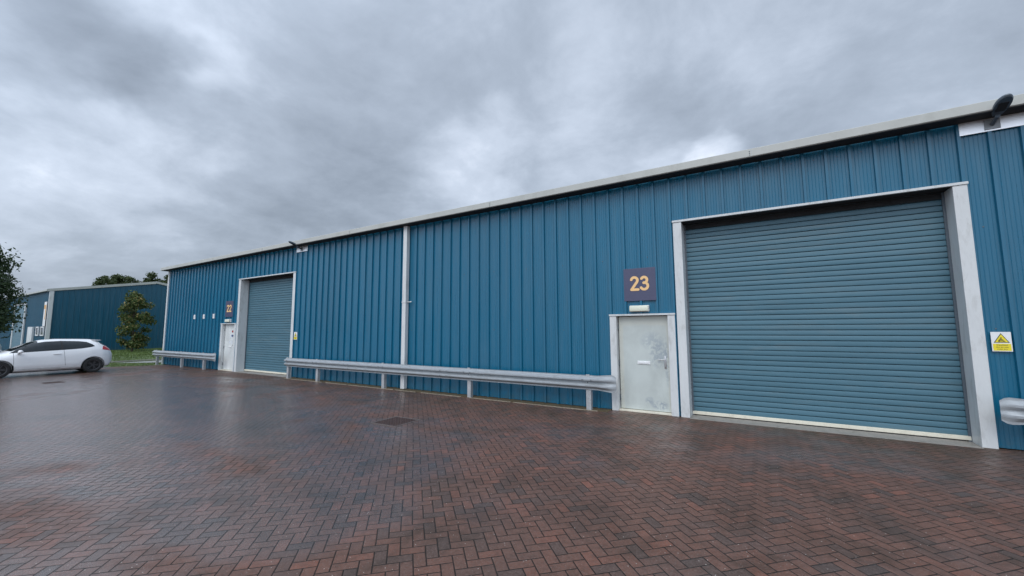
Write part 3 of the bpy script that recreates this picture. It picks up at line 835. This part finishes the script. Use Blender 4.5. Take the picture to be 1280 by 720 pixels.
# ------------------------------------------------------------------ cars
def lerp_tab(tab, s):
    if s <= tab[0][0]: return tab[0][1]
    for (a, va), (b_, vb) in zip(tab, tab[1:]):
        if s <= b_:
            k = (s-a)/(b_-a); return va+(vb-va)*k
    return tab[-1][1]
def sm(tab, s, h=.05): return (lerp_tab(tab,s-h)+lerp_tab(tab,s)*2+lerp_tab(tab,s+h))/4
def evalmesh(o):
    bpy.context.view_layer.update()
    dg = bpy.context.evaluated_depsgraph_get()
    return bpy.data.meshes.new_from_object(o.evaluated_get(dg))
def make_car(name, paint, label, loc, rz, H=1.455, group='parked cars', detail=True):
    L = 4.045; k = H/1.455
    top = [(0,.62),(.04,.68),(.15,.75),(.45,.865),(.92,.965),(1.0,.99),(1.35,1.19),(1.72,1.365),(1.95,1.425),(2.35,1.455),(2.9,1.44),(3.3,1.425),(3.50,1.40),(3.60,1.33),(3.84,1.14),(3.95,1.04),(4.02,.92),(4.045,.78)]
    bot = [(0,.42),(.05,.26),(.25,.19),(3.75,.20),(3.95,.27),(4.045,.45)]
    plan = [(0,.46),(.04,.60),(.15,.72),(.35,.80),(.7,.845),(1.2,.86),(2.8,.86),(3.3,.85),(3.7,.80),(3.9,.72),(4.0,.63),(4.045,.50)]
    side = [(.18,.93),(.35,.975),(.55,1.0),(.75,.99),(.92,.955),(1.0,.925),(1.2,.82),(1.40,.70),(1.46,.66)]
    def solid(infl=0.):
        mb = MB(); ns, nz = 84, 26
        ss = [L*(0.5-0.5*math.cos(math.pi*i/ns))*.35 + L*i/ns*.65 for i in range(ns+1)]
        rings = []
        for s in ss:
            T = sm(top, s, .04)*1.0; T = T if T < .99 else .99+(T-.99)*(H-.99)/.465; B = lerp_tab(bot, s); W = sm(plan, s, .05)
            T += infl; B -= infl*.2
            ring = []
            for j in range(nz+1):
                a = j/nz; f = 1-(1-a)**1.6 if a > .5 else (a/.5)*(1-.5**1.6)
                z = B + (T-B)*f
                zr = (z if z < .99 else .99+(z-.99)*.465/(H-.99))
                q = max(0, 1-f**9)**(1/2.6)
                lowr = min(1, .90+.10*(f/.06)) if f < .06 else 1
                x = W*lerp_tab(side, zr)*q*lowr
                # character crease above the sill and shoulder
                x += .012*math.exp(-((z-.43)/.05)**2)*(1 if 1.0 < s < 3.0 else 0)
                ring.append((x + infl*(1 if f < .97 else 0), z))
            rings.append((s, ring))
        for s, ring in rings:
            for x, z in ring: mb.v.append((x, s, z))
            for x, z in reversed(ring[:-1]): mb.v.append((-x, s, z))
        n = 2*(nz+1)-1
        for i in range(ns):
            for j in range(n):
                jj = (j+1) % n
                mb.f.append((i*n+j, i*n+jj, (i+1)*n+jj, (i+1)*n+j))
        mb.f.append(tuple(range(n))); mb.f.append(tuple((ns)*n+j for j in reversed(range(n))))
        return mb
    def boolean(a, b_, op):
        md = a.modifiers.new('b', 'BOOLEAN'); md.operation = op; md.object = b_; md.solver = 'EXACT'
        me = evalmesh(a); a.modifiers.clear(); a.data = me; return a
    root = thing(name, loc, label, 'car', group, rz)
    def finish(o, nm, parent, mat, ang=30):
        o.name = nm; o.data.materials.clear(); o.data.materials.append(mat)
        o.data.polygons.foreach_set('use_smooth', [True]*len(o.data.polygons))
        try: o.data.set_sharp_from_angle(angle=R(ang))
        except Exception: pass
        o.parent = parent; return o
    WF, WR, WRAD = .83, 3.40, .315
    body = solid().build('body', paint)
    cut = MB()
    for s in (WF, WR):
        for sg in (-1, 1): cut.cyl((sg*.60, s, WRAD-.005), (sg*1.0, s, WRAD-.005), .375, n=40)
    c = cut.build('cut', M['black']); boolean(body, c, 'DIFFERENCE'); bpy.data.objects.remove(c)
    finish(body, 'body', root, paint)
    hs = lambda z: z if z < .99 else .99+(z-.99)*(H-.99)/.465
    def patch(pts, x0_, x1_, nm, mat, infl=.004, parent=None):
        a = solid(infl).build('tmp', mat)
        p_ = MB(); p_.prism_x([(s, hs(z)) for s, z in pts], x0_, x1_); p_ = p_.build('cut', mat)
        boolean(a, p_, 'INTERSECT'); bpy.data.objects.remove(p_)
        return finish(a, nm, parent or root, mat)
    # glass: (s,z) outlines
    front_side = [(1.06,.935),(1.36,1.135),(1.72,1.30),(2.0,1.352),(2.42,1.368),(2.42,1.00),(1.9,.975),(1.4,.95)]
    rear_side = [(2.47,1.00),(2.47,1.368),(2.95,1.345),(3.18,1.31),(3.36,1.20),(3.43,1.12),(3.32,1.085),(3.0,1.035)]
    for sg in (-1, 1):
        g1_ = patch(front_side, sg*.40, sg*1.1, 'side_window', M['carglass']); g2_ = patch(rear_side, sg*.40, sg*1.1, 'side_window', M['carglass'])
        patch([(2.41,1.0),(2.48,1.0),(2.48,1.37),(2.41,1.37)], sg*.40, sg*1.1, 'window_pillar', M['black'], .0035)
        patch([(3.66,.97),(3.86,.93),(4.06,.87),(4.06,1.03),(3.90,1.14),(3.70,1.11)] , sg*.46, sg*1.1, 'tail_light', M['tail'], .006)
        patch([(-.02,.62),(.12,.60),(.42,.78),(.62,.89),(.50,.86),(.2,.76),(-.02,.68)], sg*.36, sg*1.1, 'headlight', M['headlamp'], .006)
        if detail:
            for pts in ([(1.19,.30),(1.198,.30),(1.158,.94),(1.15,.94)], [(2.56,.36),(2.568,.36),(2.498,.99),(2.49,.99)], [(1.19,.285),(2.45,.285),(2.45,.292),(1.19,.292)]):
                patch(pts, sg*.5, sg*1.1, 'door_seam', M['dark'], .0015)
            h = MB(); h.box(sg*.842, sg*.872, 2.19, 2.41, .835, .865, .008); o = h.build('door_handle', paint); o.parent = root
    patch([(1.04,1.02),(1.80,1.415),(1.80,1.33),(1.16,.985)], -.60, .60, 'windscreen', M['carglass'])
    patch([(3.58,1.37),(3.95,1.37),(3.95,1.05),(3.66,1.14)], -.52, .52, 'rear_window', M['carglass'])
    patch([(-.05,.15),(.30,.15),(.30,.30),(-.05,.45)], -.5, .5, 'front_grille', M['black'])
    patch([(3.80,.15),(4.1,.15),(4.1,.37),(3.92,.37)], -.6, .6, 'rear_bumper_trim', M['black'])
    sp = MB()
    sp.v = []; 
    zt = hs(1.385)
    sp.prism_x([(3.36, zt+.022), (3.64, zt-.005), (3.65, zt-.024), (3.45, zt-.03)], -.50, .50)
    o = sp.build('spoiler', paint); o.parent = root
    for sg in (-1, 1):
        m_ = MB(); m_.sphere((sg*1.0, 1.30, .985), .1, 2, (.95,.75,.70)); m_.box(sg*.82, sg*.95, 1.27, 1.33, .925, .955)
        o = m_.build('wing_mirror', paint, root, smooth=True)
        m_ = MB(); m_.box(sg*.80, sg*.94, 1.25, 1.31, .895, .923, .01); m_.build('mirror_base', M['black'], o)
    ub = MB(); ub.box(-.70,.70,.45,3.75,.16,.30,.02); ub.build('underbody', M['black'], root)
    for s in (WF, WR):
        for sg in (-1, 1):
            wl = MB(); n = 40; xo, xi = sg*.845, sg*.655
            secs_ = [(xi, .20), (xi, .285), (xi+sg*.02, .308), (xi+sg*.05,.315), (xo-sg*.05,.315), (xo-sg*.02,.308), (xo,.285), (xo,.215), (xo-sg*.01,.205)]
            for x, r_ in secs_:
                for q in range(n): an = 2*math.pi*q/n; wl.v.append((x, s+r_*math.cos(an), WRAD+r_*math.sin(an)))
            for i in range(len(secs_)-1):
                for q in range(n): j = (q+1) % n; wl.f.append((i*n+q, i*n+j, (i+1)*n+j, (i+1)*n+q))
            wh = MB(); wh.v = []
            tyre = wl.build('wheel', M['tyre'], root, smooth=40)
            rm = MB(); rm.cyl((xo-sg*.07, s, WRAD), (xo-sg*.05, s, WRAD), .205, n=n); rm.build('wheel_well', M['black'], tyre)
            rm = MB()
            for q in range(10):
                an = 2*math.pi*(q//2)/5 + (.16 if q % 2 else -.16)
                dvec = Vector((0, math.cos(an), math.sin(an))); pv = Vector((1,0,0)).cross(dvec)*.013
                c0 = Vector((xo-sg*.018, s, WRAD)) + dvec*.03; c1 = Vector((xo-sg*.012, s, WRAD)) + dvec*.205
                xx_ = Vector((sg*.012,0,0))
                rm.quad(c0-pv+xx_, c0+pv+xx_, c1+pv+xx_, c1-pv+xx_); rm.quad(c0-pv-xx_, c0-pv+xx_, c1-pv+xx_, c1-pv-xx_); rm.quad(c0+pv-xx_, c0+pv+xx_, c1+pv+xx_, c1+pv-xx_)
            rm.cyl((xo-sg*.04, s, WRAD), (xo-sg*.002, s, WRAD), .045, n=16)
            # rim lip
            for r0_, r1_ in ((.212,.196),):
                for q in range(n):
                    a1, a2 = 2*math.pi*q/n, 2*math.pi*(q+1)/n
                    P_ = lambda r_, an, x: (x, s+r_*math.cos(an), WRAD+r_*math.sin(an))
                    rm.quad(P_(r0_,a1,xo+sg*.002),P_(r0_,a2,xo+sg*.002),P_(r1_,a2,xo-sg*.004),P_(r1_,a1,xo-sg*.004))
                    rm.quad(P_(r1_,a1,xo-sg*.004),P_(r1_,a2,xo-sg*.004),P_(r1_,a2,xo-sg*.05),P_(r1_,a1,xo-sg*.05))
            rm.build('rim', M['alloy'], tyre)
    return root
# car frame: s runs from nose (0) to tail (+Y)
make_car('parked_car', M['car_white'], 'white three door hatchback with black wheels parked at the left edge of the paving', (-25.55,-6.60,0), R(0))
make_car('parked_car', M['car_black'], 'dark car partly hidden behind the bonnet of the white hatchback', (-38.6,-3.95,0), R(180), H=1.62, detail=False)
make_car('parked_car', M['car_silver'], 'silver car just visible behind the dark car at the left edge', (-43.5,-7.45,0), R(0), H=1.50, detail=False)

# ------------------------------------------------------------------ far warehouse
fx, fy = -46.0, -.96
far = thing('warehouse', (fx, fy, 0), 'dark blue metal warehouse with white roof edge and plain gable facing the grass bank', 'warehouse')
FE, FR, FW = 4.84, 5.95, 12.5        # eave, ridge, depth
ry = 6.24
def fpart(mb, nm, mt, parent=None, **kw): 
    o = mb.build(nm, mt, None, **kw); o.parent = parent or far; 
    return o
def ftop(y): return FE + (FR-FE)*(1-abs(y-ry)/ry)
wl = MB()
k = 0; y = 0.
while y < FW-.01:
    for a, b_, da, db in ((0,.26,0,0),(.26,.275,0,.03),(.275,.318,.03,.03),(.318,P,.03,0)):
        ya, yb = y+a, min(FW, y+b_); wl.quad((da,ya,0),(db,yb,0),(db,yb,ftop(yb)),(da,ya,ftop(ya)))
    y += P
x = 0.
while x > -45:
    for a, b_, da, db in ((0,.26,0,0),(.26,.275,0,-.03),(.275,.318,-.03,-.03),(.318,P,-.03,0)):
        wl.quad((x-a,da,0),(x-b_,db,0),(x-b_,db,FE),(x-a,da,FE))
    x -= P
wl.quad((-45,0,0),(-45,FW,0),(-45,FW,FE),(-45,ry,FR),(-45,0,FE)); wl.quad((0,FW,0),(-45,FW,0),(-45,FW,FE),(0,FW,FE))
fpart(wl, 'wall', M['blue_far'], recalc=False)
rr = MB()
rr.quad((.05,-.15,FE+.06),(-45,-.15,FE+.06),(-45,ry,FR+.09),(.05,ry,FR+.09)); rr.quad((.05,FW+.15,FE+.06),(-45,FW+.15,FE+.06),(-45,ry,FR+.09),(.05,ry,FR+.09))
fpart(rr, 'roof', M['roofing'], recalc=False)
tr = MB()
for (ya, za), (yb, zb) in (((-.2,FE+.0),(ry,FR+.08)),((ry,FR+.08),(FW+.2,FE+.0))):
    tr.quad((.09,ya,za-.07),(.09,yb,zb-.11),(.09,yb,zb+.10),(.09,ya,za+.12)); tr.quad((.09,ya,za+.12),(.09,yb,zb+.10),(-.1,yb,zb+.10),(-.1,ya,za+.12)); tr.quad((.09,ya,za-.07),(.09,yb,zb-.11),(.032,yb,zb-.11),(.032,ya,za-.07))
fpart(tr, 'verge_trim', M['gutter'])
gg = MB(); gg.box(-45,.08,-.22,-.035,FE-.03,FE+.09); fpart(gg, 'gutter', M['gutter'])
cc_ = MB(); cc_.box(-.05,.075,-.06,.17,0,FE-.035,.01); fpart(cc_, 'corner_trim', M['frame'])
for xa, xb in ((-2.95,-2.05),(-1.45,-.45)):
    f = MB()
    for q in ((xa,xb,1.42,1.50),(xa,xb,2.04,2.12),(xa,xa+.1,1.5,2.04),(xb-.1,xb,1.5,2.04)): f.box(q[0],q[1],-.09,-.035,q[2],q[3])
    fo = fpart(f, 'window', M['white']); gl = MB(); gl.box(xa+.1,xb-.1,-.06,-.04,1.5,2.04); gl.build('pane', M['glass'], fo)
f = MB(); f.box(-5.2,-3.6,-.16,-.035,0,2.12,.01); fo = fpart(f, 'entrance_door', M['frame']); gl = MB(); gl.box(-4.9,-3.9,-.17,-.161,.1,2.0); gl.build('door_panel', M['door_white'], fo)
f = MB(); f.box(-11.5,-11.2,-.12,-.035,0,4.05); f.box(-7.4,-7.1,-.12,-.035,0,4.05); f.box(-11.5,-7.1,-.12,-.035,4.052,4.15); fo = fpart(f, 'roller_door', M['frame']); gl = MB(); gl.box(-11.2,-7.4,-.06,-.04,0,4.05); gl.build('curtain', M['shutter'], fo)
f = MB(); f.box(-22,-21,-.12,-.035,1.5,2.4); fpart(f, 'window', M['white'])
bn_ = thing('banner', (fx-.78, fy-.06, 2.15), 'tall narrow white and orange banner beside the corner of the far warehouse', 'banner')
a = MB(); a.box(0,.66,-.06,-.03,0,1.85,.004); a.build('board', M['white'], bn_)
a = MB(); a.box(.03,.63,-.064,-.061,1.3,1.62); a.box(.40,.63,-.064,-.061,.5,1.28); a.build('orange_band', M['orange'], bn_)
a = MB(); a.box(.1,.16,-.03,.03,-.05,0); a.box(.5,.56,-.03,.03,-.05,0); a.build('bracket', M['frame'], bn_)

# ------------------------------------------------------------------ trees
def limb(mb, p0, p1, r0, r1, n=7, seg=4, wob=.06, rnd=random):
    prev = Vector(p0); d_ = Vector(p1)-prev; L_ = d_.length
    for k in range(seg):
        a1 = (k+1)/seg; q = Vector(p0)+d_*a1
        if k < seg-1: q += Vector((rnd.uniform(-1,1),rnd.uniform(-1,1),rnd.uniform(-.5,.5)))*wob*L_
        mb.cyl(prev, q, r0+(r1-r0)*k/seg, r0+(r1-r0)*a1, n, caps=False); prev = q
def tree(name, loc, h, crown, label, cat, mat, group, seed, leaf=.13, count=9000, base=.3, shape='round', trunk_r=.11, droop=0., nclump=60):
    rnd = random.Random(seed)
    r_ = thing(name, loc, label, cat, group)
    tk = MB(); cx, cy = crown
    limb(tk, (0,0,-.1), (rnd.uniform(-.1,.1),rnd.uniform(-.1,.1),h*.82), trunk_r, trunk_r*.22, 9, 7, .02, rnd)
    clumps = []
    for k in range(nclump):
        u_ = rnd.random()
        zf = base + (1-base)*u_
        if shape == 'cone': rad = (1-u_)**.65*.95+.08
        elif shape == 'broad': rad = (math.sin(math.pi*min(1,(u_*.86+.14)))**.55)
        else: rad = (math.sin(math.pi*(u_*.88+.09)))**.7
        an = rnd.uniform(0, 2*math.pi); rr_ = rad*math.sqrt(rnd.uniform(.12,1))
        c_ = Vector((cx*rr_*math.cos(an), cy*rr_*math.sin(an), h*zf))
        clumps.append((c_, rnd.uniform(.55,1.15)))
        if k % 2 == 0:
            zs = max(.15, zf-.18)*h*.8
            limb(tk, (0,0,zs), c_*.93+Vector((0,0,.07*c_.z)), trunk_r*.30*(1.1-zf), .008, 5, 4, .05, rnd)
    tk.build('trunk', M['bark'], r_, smooth=True, recalc=False)
    lv = MB(); per = count//nclump; cs = min(cx, cy)*.36
    for c_, s_ in clumps:
        for k in range(int(per*s_)):
            v = Vector((rnd.gauss(0,1), rnd.gauss(0,1), rnd.gauss(0,.62)))
            if v.length > 1.9: v = v.normalized()*rnd.uniform(.3,1.9)
            v = v*cs*s_*.62
            if droop: v.z -= droop*(abs(v.x)+abs(v.y))*.5
            p_ = c_+v
            nrm = Vector((rnd.gauss(0,1), rnd.gauss(0,1), rnd.gauss(0,1))).normalized()
            a = nrm.orthogonal().normalized(); b_ = nrm.cross(a); an = rnd.uniform(0,6.28)
            a, b_ = a*math.cos(an)+b_*math.sin(an), b_*math.cos(an)-a*math.sin(an)
            l_ = leaf*rnd.uniform(.6,1.3); w_ = l_*(.30 if not droop or droop < .3 else .2)
            lv.quad(p_-a*l_*.5, p_+b_*w_, p_+a*l_*.5, p_-b_*w_)
    lv.build('crown', mat, r_, recalc=False)
    return r_
tree('feathery_tree', (-33.5,-6.75,0), 6.6, (2.3,2.3), 'large dark feathery tree at the left edge beyond the white car', 'tree', M['leaf_dark'], None, 4, leaf=.19, count=84000, base=.22, shape='broad', trunk_r=.16, droop=.5, nclump=210)
tree('young_tree', (-41.5,2.75,.12), 4.45, (1.05,1.02), 'small young tree with yellowing leaves on the grass bank', 'tree', M['leaf_autumn'], None, 9, leaf=.17, count=9500, base=.10, shape='round', trunk_r=.07, droop=.15, nclump=60)
spots = [(-105,15.9,11.9,2.0),(-108,18.3,12.7,2.2),(-112,21.6,13.2,2.0),(-109,24.0,13.6,2.0),(-106,26.0,13.1,1.8),(-110,29.2,14.0,2.4),(-107,31.5,11.6,2.4),(-104,34,11.4,2.2)]
LBL = ['leftmost low tree top showing over the roof of the far warehouse','second tree top from the left over the far warehouse roof','widest tree top rising behind the ridge of the far warehouse','tree top just left of the far warehouse ridge end',
       'tree top directly above the right end of the far warehouse ridge','tree top beside the corner of the near warehouse roof','distant tree mostly hidden behind the near warehouse corner','distant tree hidden behind the left end of the near warehouse']
for i, (x_, y_, h_, r_) in enumerate(spots[:6]):
    tree('distant_tree', (x_,y_,0), h_, (r_,r_), LBL[i], 'tree', M['leaf_mid'], 'trees behind the far warehouse', 20+i, leaf=.40, count=6000, base=.35, shape='broad', trunk_r=.2, nclump=70)

# ------------------------------------------------------------------ view
scene.view_settings.view_transform = 'Standard'; scene.view_settings.look = 'None'
scene.view_settings.exposure = 0.40; scene.view_settings.gamma = 1
scene.view_settings.use_curve_mapping = False
scene.render.engine = 'CYCLES'
scene.cycles.max_bounces = 6; scene.cycles.diffuse_bounces = 3; scene.cycles.glossy_bounces = 3
